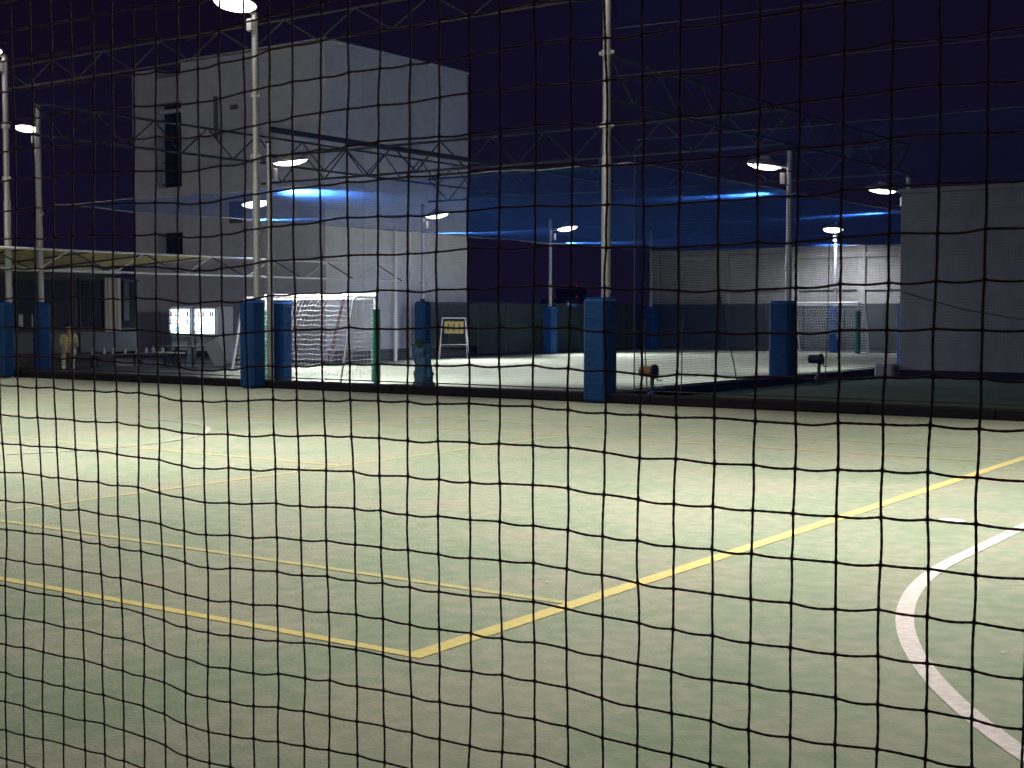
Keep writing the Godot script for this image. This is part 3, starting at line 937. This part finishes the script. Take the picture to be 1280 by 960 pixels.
func buildings() -> void:
	# tall grey building: two faces meet at the corner nearest the courts
	var b := thing("grey_building", "tall plain grey building with a flat roof and stair tower beside the far court", "building", Vector3(-18.73, 0, -12.75))
	var st := mb()
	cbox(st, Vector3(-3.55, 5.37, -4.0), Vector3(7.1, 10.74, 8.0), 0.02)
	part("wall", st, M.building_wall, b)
	# parapet cap
	st = mb()
	cbox(st, Vector3(-3.55, 10.79, -4.0), Vector3(7.2, 0.10, 8.1), 0.02)
	part("parapet", st, M.building_wall, b)
	# stair tower
	st = mb()
	cbox(st, Vector3(-9.75, 5.4, -1.6), Vector3(1.30, 10.8, 2.2), 0.02)
	part("tower_wall", st, M.building_wall, b)
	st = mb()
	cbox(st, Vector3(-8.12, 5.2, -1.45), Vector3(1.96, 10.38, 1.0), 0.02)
	part("tower_dark_fill", st, M.stair_opening_dark, b)  # solid near-black fill standing for the dark inside the tower openings
	for s in [[9.5, 10.45], [4.65, 6.35], [0.0, 3.65]]:
		st = mb()
		cbox(st, Vector3(-8.11, (s[0] + s[1]) * 0.5, -0.75), Vector3(1.97, s[1] - s[0], 0.3), 0.02)
		part("stair_parapet", st, M.building_wall, b)
	for y in [6.5, 7.3, 8.1, 8.9]:
		st = mb()
		rod(st, Vector3(-9.05, y, -0.8), Vector3(-7.2, y + 0.12, -0.8), 0.02, 6)
		part("stair_rail", st, M.truss_steel, b)
	st = mb()
	cbox(st, Vector3(-8.11, 9.2, -0.80), Vector3(1.9, 0.14, 0.24), 0.02)
	part("stair_slab", st, M.building_wall, b)
	# downpipe, vents and cladding joints
	st = mb()
	tube(st, [Vector3(0.06, 0.0, -4.4), Vector3(0.06, 10.6, -4.4)], [0.06], 8)
	part("downpipe", st, M.building_wall, b)
	st = mb()
	cbox(st, Vector3(-5.2, 8.6, 0.05), Vector3(0.14, 1.5, 0.1), 0.01)
	part("duct", st, M.grey_panel, b)
	st = mb()
	cbox(st, Vector3(-4.3, 8.9, 0.03), Vector3(0.35, 0.16, 0.06), 0.01)
	part("vent", st, M.grey_panel, b)
	st = mb()
	cbox(st, Vector3(-4.2, 5.2, 0.06), Vector3(0.6, 0.75, 0.12), 0.01)
	part("wall_box", st, M.grey_panel, b)
	for z in [-2.0, -6.0]:
		st = mb()
		cbox(st, Vector3(0.012, 5.3, z), Vector3(0.024, 10.5, 0.18), 0.006)
		part("wall_batten", st, M.building_wall, b)
	st = mb()
	cbox(st, Vector3(0.03, 0.18, -4.0), Vector3(0.06, 0.36, 7.9), 0.01)
	part("plinth", st, M.grey_panel, b)

	# low grey wall block at the side court
	var w := thing("low_grey_building", "low windowless grey building whose wall closes the side court", "building", Vector3(1.05, 0, -12.6))
	st = mb()
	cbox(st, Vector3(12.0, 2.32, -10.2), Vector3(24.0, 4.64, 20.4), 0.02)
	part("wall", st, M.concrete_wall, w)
	st = mb()
	cbox(st, Vector3(12.0, 4.70, -10.2), Vector3(24.12, 0.12, 20.5), 0.02)
	part("coping", st, M.concrete_wall, w)
	st = mb()
	cbox(st, Vector3(12.0, 0.10, 0.04), Vector3(23.9, 0.2, 0.08), 0.01)
	part("plinth", st, M.kerb_rubber, w)
	st = mb()
	cbox(st, Vector3(-0.25, 0.17, 0.1), Vector3(0.5, 0.34, 0.6), 0.05)
	part("corner_block", st, M.concrete_wall, w)
	st = mb()
	tube(st, [Vector3(0.1, 2.15, 0.02), Vector3(1.6, 1.72, 0.02), Vector3(3.2, 1.45, 0.02), Vector3(5.0, 1.3, 0.02)], [0.012], 6)
	part("wall_cable", st, M.dark_steel, w)
	for x in [6.5, 12.5]:
		st = mb()
		cbox(st, Vector3(x, 2.3, 0.012), Vector3(0.03, 4.5, 0.024), 0.006)
		part("joint_strip", st, M.joint, w)

	# end wall behind the far goal
	var e := thing("end_wall", "pale concrete wall with pilasters closing the end of the far court", "wall", Vector3(-18.3, 0, -34.2))
	st = mb()
	cbox(st, Vector3(9.5, 2.25, -0.2), Vector3(19.0, 4.5, 0.4), 0.02)
	part("wall", st, M.pale_concrete, e)
	for y in [4.1, 2.72]:
		st = mb()
		cbox(st, Vector3(9.5, y, 0.05), Vector3(18.98, 0.22, 0.1), 0.02)
		part("ledge", st, M.pale_concrete, e)
	for x in [0.3, 3.9, 7.2, 10.2, 13.2, 16.2, 18.7]:
		st = mb()
		cbox(st, Vector3(x, 2.25, 0.065), Vector3(0.35, 4.5, 0.13), 0.02)
		part("pilaster", st, M.pale_concrete, e)

func clubhouse() -> void:
	var c := thing("clubhouse", "low dark clubhouse with a glazed front and pale fascia behind the awning", "building", Vector3(-21.5, 0, 0))
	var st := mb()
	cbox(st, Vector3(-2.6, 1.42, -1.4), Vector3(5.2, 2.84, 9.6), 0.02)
	part("body", st, M.unlit_room_brown, c)  # solid block; its dark colour stands for the unlit room behind the panes
	st = mb()
	cbox(st, Vector3(-2.6, 2.92, -1.4), Vector3(5.5, 0.16, 9.9), 0.02)
	part("fascia", st, M.pale_trim, c)
	for k in 4:
		var z := 2.2 - 2.35 * k
		st = mb()
		cbox(st, Vector3(0.05, 1.90, z - 1.1), Vector3(0.03, 1.45, 2.15), 0.004)
		var w := part("window", st, M.dark_glass, c)
		st = mb()
		for q in [[Vector3(0.06, 2.65, z - 1.1), Vector3(0.06, 0.06, 2.3)], [Vector3(0.06, 1.15, z - 1.1), Vector3(0.06, 0.06, 2.3)], [Vector3(0.06, 1.9, z), Vector3(0.06, 1.56, 0.05)]]:
			cbox(st, q[0], q[1], 0.006)
		part("window_frame", st, M.dark_steel, w)
		st = mb()
		cbox(st, Vector3(0.05, 0.75, z - 1.1), Vector3(0.06, 0.62, 2.2), 0.01)
		part("apron_panel", st, M.grey_panel, c)
	# curtain drawn at the end of the glazing
	st = mb()
	for k in 7:
		var z := -5.75 - 0.085 * k
		tube(st, [Vector3(0.14 + 0.02 * (k % 2), 1.05, z), Vector3(0.14 + 0.02 * (k % 2), 2.72, z)], [0.05], 8)
	part("curtain", st, M.curtain, c)
	st = mb()
	cbox(st, Vector3(0.08, 2.05, -6.55), Vector3(0.1, 1.3, 0.22), 0.01)
	part("shutter_box", st, M.dark_steel, c)
	# awning
	var a := thing("awning", "yellow canvas awning on a white steel truss in front of the clubhouse", "awning", Vector3(-17.15, 0, 0))
	st = mb()
	quad(st, Vector3(-0.1, 3.30, 5.0), Vector3(-0.1, 3.30, -7.2), Vector3(-4.3, 2.98, -5.6), Vector3(-4.3, 2.98, 5.0), Vector3.DOWN)
	quad(st, Vector3(-0.1, 3.312, 5.0), Vector3(-0.1, 3.312, -7.2), Vector3(-4.3, 2.992, -5.6), Vector3(-4.3, 2.992, 5.0), Vector3.UP)
	part("canvas", st, M.yellow_canvas, a)
	for y in [3.27, 2.74]:
		st = mb()
		rod(st, Vector3(0, y, 5.0), Vector3(0, y, -14.5), 0.03, 8)
		part("chord", st, M.white_steel, a)
	for k in 8:
		var z := 4.6 - 2.45 * k
		st = mb()
		rod(st, Vector3(0, 2.74, z), Vector3(0, 3.27, z - 1.0), 0.018, 6)
		part("brace", st, M.white_steel, a)
		st = mb()
		rod(st, Vector3(0, 3.27, z - 1.0), Vector3(0, 2.74, z - 2.3), 0.018, 6)
		part("brace", st, M.truss_steel, a)
	for k in 6:
		st = mb()
		var z := 4.0 - 2.0 * k
		rod(st, Vector3(0, 3.26, z), Vector3(-4.3, 2.95, z + 0.4), 0.022, 6)
		part("rafter", st, M.dark_steel, a)
	st = mb()
	rod(st, Vector3(0, 0, -14.5), Vector3(0, 4.6, -14.5), 0.065, 10)
	part("end_column", st, M.white_steel, a)
	# low bench with things on it, and a person
	var b := thing("bench", "long low dark bench standing along the clubhouse front", "bench", Vector3(-20.7, 0, -5.6))
	for k in 3:
		st = mb()
		cbox(st, Vector3(-0.14 + 0.14 * k, 0.38, 0), Vector3(0.12, 0.04, 5.0), 0.008)
		part("slat", st, M.bench_wood, b)
	for z in [-2.3, -0.8, 0.8, 2.3]:
		st = mb()
		cbox(st, Vector3(-0.14, 0.18, z), Vector3(0.05, 0.36, 0.06), 0.006)
		part("leg", st, M.dark_steel, b)
		st = mb()
		cbox(st, Vector3(0.14, 0.18, z), Vector3(0.05, 0.36, 0.06), 0.006)
		part("leg", st, M.dark_steel, b)
	seated_person(Vector3(-20.72, 0, -3.9), deg_to_rad(50))
	var rng := RandomNumberGenerator.new()
	rng.seed = 8
	for k in 8:
		var bt := thing("water_bottle", "small pale bottle standing in the row on the low bench", "bottle", Vector3(-20.7 + rng.randf_range(-0.1, 0.1), 0.402, -4.75 - 0.38 * k + rng.randf_range(-0.08, 0.08)), 0.0, "bottles on the clubhouse bench")
		st = mb()
		lathe(st, Vector3.ZERO, [[0.0, 0.0], [0.045, 0.0], [0.048, 0.02], [0.048, 0.12], [0.02, 0.155], [0.02, 0.17]], 12)
		part("bottle_body", st, M.ball_white, bt)
		st = mb()
		lathe(st, Vector3.ZERO, [[0.0, 0.171], [0.024, 0.171], [0.024, 0.195], [0.0, 0.197]], 12)
		part("cap", st, M.drink_0 if k % 2 else M.yellow_cloth, bt)
	# notice board behind the person
	var nb := thing("notice_board", "small pale two-panel notice board on legs beside the seated person", "board", Vector3(-21.0, 0, -2.75))
	for s in [-0.24, 0.26]:
		st = mb()
		cbox(st, Vector3(0, 1.42, s), Vector3(0.03, 0.36, 0.28 if s < 0 else 0.14), 0.006)
		part("panel", st, M.pale_trim, nb)
	for s in [-0.4, 0.36]:
		st = mb()
		rod(st, Vector3(-0.02, 0, s), Vector3(-0.02, 1.6, s), 0.018, 6)
		part("leg", st, M.dark_steel, nb)
	# vending machines
	for k in 2:
		var x: float = [-21.25, -20.08][k]
		var v := thing("vending_machine", ["lit drinks vending machine standing beside the clubhouse wall", "lit drinks vending machine with a green strip beside the far goal"][k], "vending machine", Vector3(x, 0, -8.6), 0.0, "lit vending machines by the clubhouse")
		st = mb()
		cbox(st, Vector3(0, 0.93, -0.385), Vector3(1.06, 1.83, 0.67), 0.03)
		part("cabinet", st, M.cabinet_white, v)
		st = mb()
		cbox(st, Vector3(0, 1.37, -0.02), Vector3(0.92, 0.78, 0.03), 0.008)
		var d := part("display", st, M.display_glow, v)
		for r in 3:
			var y := 1.05 + 0.245 * r
			st = mb()
			cbox(st, Vector3(0, y, 0.03), Vector3(0.90, 0.022, 0.06), 0.004)
			part("shelf", st, M.grey_panel, d)
			for q in 8:
				if rng.randf() < 0.6:
					continue
				st = mb()
				lathe(st, Vector3(-0.39 + 0.111 * q, y + 0.012, 0.035), [[0.0, 0.0], [0.028, 0.0], [0.028, 0.10], [0.012, 0.14], [0.012, 0.16], [0.0, 0.16]], 8)
				part("drink", st, M.get("drink_%d" % rng.randi_range(0, 4)), d)
		st = mb()
		for q in [[Vector3(0, 1.79, 0.01), Vector3(1.0, 0.05, 0.06)], [Vector3(0, 0.95, 0.01), Vector3(1.0, 0.05, 0.06)], [Vector3(-0.49, 1.37, 0.01), Vector3(0.05, 0.79, 0.06)], [Vector3(0.49, 1.37, 0.01), Vector3(0.05, 0.79, 0.06)]]:
			cbox(st, q[0], q[1], 0.008)
		part("display_frame", st, M.cabinet_white, v)
		st = mb()
		cbox(st, Vector3(-0.1, 0.34, -0.035), Vector3(0.7, 0.2, 0.03), 0.01)
		part("delivery_slot", st, M.black_plastic, v)
		st = mb()
		cbox(st, Vector3(0.36, 0.72, -0.035), Vector3(0.14, 0.28, 0.04), 0.01)
		part("coin_panel", st, M.grey_panel, v)
		var al := OmniLight3D.new()
		al.name = "display_light"
		al.light_color = Color(0.86, 0.95, 1.0)
		al.light_energy = 0.35
		al.light_size = 0.06
		al.omni_range = 30.0
		al.omni_attenuation = 2.0
		al.shadow_enabled = true
		v.add_child(al)
		al.position = Vector3(0, 1.37, 0.2)
	# picnic table in front of the machines
	var pt := thing("picnic_table", "low dark slatted table in front of the vending machines", "table", Vector3(-19.6, 0, -7.3))
	for k in 4:
		st = mb()
		cbox(st, Vector3(0, 0.60, -0.24 + 0.16 * k), Vector3(1.5, 0.035, 0.14), 0.006)
		part("slat", st, M.bench_wood, pt)
	for sx in [-0.6, 0.6]:
		for sz in [-0.2, 0.2]:
			st = mb()
			cbox(st, Vector3(sx, 0.29, sz), Vector3(0.06, 0.58, 0.06), 0.006)
			part("leg", st, M.dark_steel, pt)
	for k in 3:
		var s := thing("stool", "small round pale stool tucked under the slatted table", "stool", Vector3(-20.1 + 0.5 * k, 0, -6.7), 0.0, "stools at the slatted table")
		st = mb()
		lathe(st, Vector3.ZERO, [[0.0, 0.40], [0.15, 0.40], [0.16, 0.42], [0.15, 0.45], [0.0, 0.455]], 16)
		part("seat", st, M.ball_white, s)
		for q in 4:
			var an := PI * 0.25 + PI * 0.5 * q
			st = mb()
			rod(st, Vector3(cos(an) * 0.15, 0, sin(an) * 0.15), Vector3(cos(an) * 0.11, 0.41, sin(an) * 0.11), 0.014, 6)
			part("leg", st, M.dark_steel, s)
	# folded parasol lying against the table
	var lb := thing("leaning_board", "pale board leaning beside the slatted table next to the goal", "board", Vector3(-18.5, 0, -7.6), 0.3)
	st = mb()
	cbox(st, Vector3(0, 0.40, 0), Vector3(0.5, 0.86, 0.03), 0.006, Basis(Vector3(0, 0, 1), 0.5))
	part("panel", st, M.pale_trim, lb)
	st = mb()
	cbox(st, Vector3(0.02, 0.42, -0.03), Vector3(0.05, 0.8, 0.03), 0.006, Basis(Vector3(0, 0, 1), 0.5))
	part("batten", st, M.wood_board, lb)

func far_fences() -> void:
	for f in [[Vector3(-17.9, 0, -16.6), Vector3(0, 0, -1), 9, "green mesh windbreak fence along the far court beside the grey building"], [Vector3(-17.6, 0, -33.3), Vector3(1, 0, 0), 9, "green mesh windbreak fence along the end of the far court"]]:
		var t := thing("mesh_fence", f[3], "fence", f[0], 0.0, "mesh fences round the far court")
		var d: Vector3 = f[1]
		var nrm := d.cross(Vector3.UP)
		var L := 1.82
		for k in int(f[2]):
			var a: Vector3 = d * (L * k + 0.03)
			var b: Vector3 = d * (L * (k + 1) - 0.03)
			var st := mb()
			var y0 := 0.42 if (k < 2 and d.z < 0) else 0.08
			var n := 8
			for i in n:
				var p0 := a.lerp(b, float(i) / n) + nrm * 0.03 * sin(PI * i / n)
				var p1 := a.lerp(b, float(i + 1) / n) + nrm * 0.03 * sin(PI * (i + 1) / n)
				quad(st, p0 + Vector3(0, y0, 0), p1 + Vector3(0, y0, 0), p1 + Vector3(0, 2.0, 0), p0 + Vector3(0, 2.0 , 0), nrm)
			part("mesh_panel", st, M.green_mesh, t)
		for k in int(f[2]) + 1:
			var st := mb()
			rod(st, d * (L * k), d * (L * k) + Vector3(0, 2.05, 0), 0.028, 8)
			part("post", st, M.dark_steel, t)
		var st2 := mb()
		rod(st2, Vector3(0, 2.02, 0), d * (L * f[2]) + Vector3(0, 2.02, 0), 0.02, 6)
		part("top_rail", st2, M.dark_steel, t)

func court_objects() -> void:
	goal("white futsal goal with green padded posts behind the kerb, its back to the near court", Vector3(-9.42, 0, -2.5), 0.0, 3.5)
	goal("white futsal goal with green padded posts before the concrete end wall", Vector3(-8.65, 0, -31.3), PI, 3.0)
	# padded post with a slumped tarp, between two kerb poles
	var p := thing("padded_post", "short post in a blue pad with a crumpled blue tarp slumped round its foot", "post", Vector3(-4.62, 0, -0.42))
	var st := mb()
	rod(st, Vector3.ZERO, Vector3(0, 1.92, 0), 0.05, 10)
	part("shaft", st, M.dark_steel, p)
	st = mb()
	cbox(st, Vector3(0, 1.38, 0), Vector3(0.28, 0.98, 0.28), 0.05)
	part("pad", st, M.blue_vinyl, p)
	st = mb()
	var rings := []
	var fn := FastNoiseLite.new()
	fn.seed = 3
	fn.frequency = 3.5
	for i in 23:
		var y := 0.02 + i * 0.045
		var base := lerpf(0.21, 0.165, smoothstep(0.0, 0.5, y)) + 0.02 * smoothstep(0.7, 0.95, y)
		var ring := []
		for k in 30:
			var a := TAU * k / 30
			var r := base * (1.0 + 0.13 * sin(a * 7.0 + y * 3.0) + 0.07 * sin(y * 21.0 + a * 2.0) + 0.30 * fn.get_noise_3d(cos(a), sin(a), y * 2.0))
			ring.append(Vector3(cos(a) * r + 0.03 * sin(y * 4.0), y, sin(a) * r))
		rings.append(ring)
	soft_rings(st, rings)
	part("tarp", st, M.blue_tarp, p)
	st = mb()
	cbox(st, Vector3(0.02, 1.0, 0.14), Vector3(0.2, 0.16, 0.1), 0.03)
	part("tie", st, M.dark_green, p)
	# net winches at the feet of two poles
	for w in [[Vector3(0.62, 0, -0.62), "hand winch with a brown drum on a dark stand behind the corner kerb pole", "tan_plastic"], [Vector3(0.50, 0, -8.75), "dark hand winch on a stand beside the divider net pole", "black_plastic"]]:
		var t := thing("net_winch", w[1], "winch", w[0], 0.0, "winches for the nets")
		st = mb()
		lathe(st, Vector3(0, 0, 0), [[0.0, 0.0], [0.17, 0.0], [0.15, 0.05], [0.05, 0.20], [0.03, 0.22]], 16)
		part("foot", st, M.blue_vinyl if w[2] == "tan_plastic" else M.black_plastic, t)
		st = mb()
		rod(st, Vector3(0, 0.15, 0), Vector3(0, 0.62, 0), 0.035, 10)
		part("stand", st, M.black_plastic, t)
		st = mb()
		var b := Basis(Vector3(0, 0, 1), PI * 0.5)
		for k in 20:
			var a0 := TAU * k / 20
			var a1 := TAU * (k + 1) / 20
			var q0 := Vector3(0, cos(a0), sin(a0)) * 0.10
			var q1 := Vector3(0, cos(a1), sin(a1)) * 0.10
			var c := Vector3(-0.05, 0.56, 0)
			tri(st, c + q0 + Vector3(-0.18, 0, 0), c + q1 + Vector3(-0.18, 0, 0), c + q1 + Vector3(0.1, 0, 0), q0.normalized(), q1.normalized(), q1.normalized())
			tri(st, c + q0 + Vector3(-0.18, 0, 0), c + q1 + Vector3(0.1, 0, 0), c + q0 + Vector3(0.1, 0, 0), q0.normalized(), q1.normalized(), q0.normalized())
			tri(st, c + Vector3(-0.18, 0, 0), c + q0 + Vector3(-0.18, 0, 0), c + q1 + Vector3(-0.18, 0, 0), Vector3.LEFT, Vector3.LEFT, Vector3.LEFT)
		part("drum", st, M.get(w[2]), t)
		st = mb()
		rod(st, Vector3(0.02, 0.56, 0), Vector3(0.07, 0.56, 0), 0.13, 18)
		part("flange", st, M.black_plastic, t)
		st = mb()
		tube(st, [Vector3(0.07, 0.56, 0), Vector3(0.13, 0.56, 0), Vector3(0.13, 0.40, 0.04), Vector3(0.22, 0.40, 0.04)], [0.012], 6)
		part("crank", st, M.dark_steel, t)
	# loose guy ropes at the divider net
	for q in [[Vector3(0.35, 0.0, -0.9), Vector3(-0.9, 1.5, -3.0)], [Vector3(0.25, 0.0, -2.4), Vector3(0.05, 1.6, -2.9)], [Vector3(0.25, 0.0, -5.0), Vector3(0.05, 2.2, -4.4)], [Vector3(0.3, 0.0, -9.6), Vector3(0.02, 4.3, -10.6)]]:
		var t := thing("guy_rope", "slack thin rope tied down beside the divider net", "rope", q[0], 0.0, "ropes along the divider net")
		var pts := []
		for i in 9:
			var f := i / 8.0
			pts.append((q[1] - q[0]) * f + Vector3(0.03, 0, 0.03) * sin(PI * f * 2.0))
		st = mb()
		tube(st, pts, [0.012], 5)
		part("strand", st, M.dark_steel, t)
		st = mb()
		cbox(st, Vector3(0, 0.03, 0), Vector3(0.08, 0.06, 0.08), 0.01)
		part("anchor", st, M.dark_steel, t)
	# score stand by the mesh fence
	var e := thing("score_stand", "white tube stand holding a small yellow board before the green mesh fence", "stand", Vector3(-17.25, 0, -17.9), deg_to_rad(40))
	for s in [-1.0, 1.0]:
		st = mb()
		tube(st, [Vector3(s * 0.55, 0, 0.28), Vector3(s * 0.42, 1.45, 0)], [0.022], 8)
		part("leg", st, M.white_steel, e)
		st = mb()
		tube(st, [Vector3(s * 0.5, 0, -0.35), Vector3(s * 0.42, 1.40, -0.03)], [0.018], 8)
		part("rear_leg", st, M.white_steel, e)
	st = mb()
	rod(st, Vector3(-0.44, 1.46, 0), Vector3(0.44, 1.46, 0), 0.022, 8)
	part("top_bar", st, M.white_steel, e)
	st = mb()
	rod(st, Vector3(-0.5, 0.5, 0.16), Vector3(0.5, 0.5, 0.16), 0.014, 8)
	part("cross_bar", st, M.white_steel, e)
	st = mb()
	cbox(st, Vector3(0, 1.12, 0.07), Vector3(0.70, 0.44, 0.03), 0.006)
	var bd := part("board", st, M.wood_board, e)
	for k in 3:
		st = mb()
		cbox(st, Vector3(-0.2 + 0.2 * k, 1.12, 0.091), Vector3(0.05, 0.26, 0.01), 0.003)
		part("mark", st, M.dark_steel, bd)
	# leaning plank on the building wall
	var pl := thing("leaning_plank", "pinkish plank leaning on the grey building behind the goal", "plank", Vector3(-17.75, 0, -12.2), deg_to_rad(-20))
	st = mb()
	cbox(st, Vector3(0, 1.05, 0), Vector3(0.22, 2.15, 0.05), 0.008, Basis(Vector3(1, 0, 0), -0.22) * Basis(Vector3(0, 0, 1), -0.06))
	part("board", st, M.pink_board, pl)
	st = mb()
	cbox(st, Vector3(0, 0.6, 0.13), Vector3(0.26, 0.05, 0.02), 0.004, Basis(Vector3(1, 0, 0), -0.22))
	part("cleat", st, M.pink_board, pl)
	# scraps of white paper on the turf
	for q in [Vector3(8.38, 0.006, 14.53), Vector3(11.09, 0.006, 14.69)]:
		var t := thing("paper_scrap", "tiny crumpled white scrap lying on the turf", "litter", q, 0.4, "scraps on the turf")
		st = mb()
		blob(st, [[Vector3(-0.004, 0.004, 0), Vector3(0.004, 0.005, 0.002), 0.005, 0.006]], 0.0025, 0.004)
		part("crumple", st, M.white_cloth, t)

func soft_rings(st: SurfaceTool, rings: Array) -> void:
	var n: int = rings[0].size()
	var nrm := []
	for i in rings.size():
		var row := []
		for k in n:
			var du: Vector3 = rings[i][(k + 1) % n] - rings[i][(k + n - 1) % n]
			var dv: Vector3 = rings[mini(i + 1, rings.size() - 1)][k] - rings[maxi(i - 1, 0)][k]
			var q := dv.cross(du).normalized()
			var out: Vector3 = rings[i][k]
			out.y = 0
			row.append(q if q.dot(out) > 0 else -q)
		nrm.append(row)
	for i in rings.size() - 1:
		for k in n:
			var l := (k + 1) % n
			tri(st, rings[i][k], rings[i][l], rings[i + 1][l], nrm[i][k], nrm[i][l], nrm[i + 1][l])
			tri(st, rings[i][k], rings[i + 1][l], rings[i + 1][k], nrm[i][k], nrm[i + 1][l], nrm[i + 1][k])

func skyline() -> void:
	# a dark building far beyond the fence, with red obstruction lights
	var f := Vector3(-0.575, 0, -0.818)
	var r := Vector3(0.818, 0, -0.575)
	var c := Vector3(12.857, 0, 21.268)
	var t := thing("distant_tower", "dark distant building with red obstruction lights beyond the green fence", "building", c + f * 420.0 + r * 16.5, deg_to_rad(35.1))
	var st := mb()
	cbox(st, Vector3(2.0, 4.6, -8.0), Vector3(9.0, 9.2, 14.0), 0.1)
	part("wall", st, M.concrete_wall, t)
	st = mb()
	cbox(st, Vector3(-5.0, 3.0, -8.0), Vector3(5.0, 6.0, 14.0), 0.1)
	part("wing", st, M.concrete_wall, t)
	for q in [[3.6, 10.2, 0.20], [3.5, 6.9, 0.20], [-3.0, 6.8, 0.17], [4.9, 12.4, 0.13]]:
		st = mb()
		rod(st, Vector3(q[0], q[1] - 1.0, -0.8), Vector3(q[0], q[1], -0.8), 0.05, 6)
		part("beacon_mast", st, M.concrete_wall, t)
		st = mb()
		blob(st, [[Vector3(q[0], q[1], -0.7), Vector3(q[0] + 0.05, q[1], -0.7), q[2], q[2]]], 0.12, 0.02)
		part("beacon_lamp", st, M.red_glow, t)
	st = mb()
	cbox(st, Vector3(0.9, 4.4, -0.6), Vector3(0.7, 0.7, 0.4), 0.1)
	part("window_light", st, M.white_glow, t)
	st = mb()
	cbox(st, Vector3(2.7, 4.1, -0.6), Vector3(2.0, 0.7, 0.4), 0.1)
	part("sign_light", st, M.blue_glow, t)
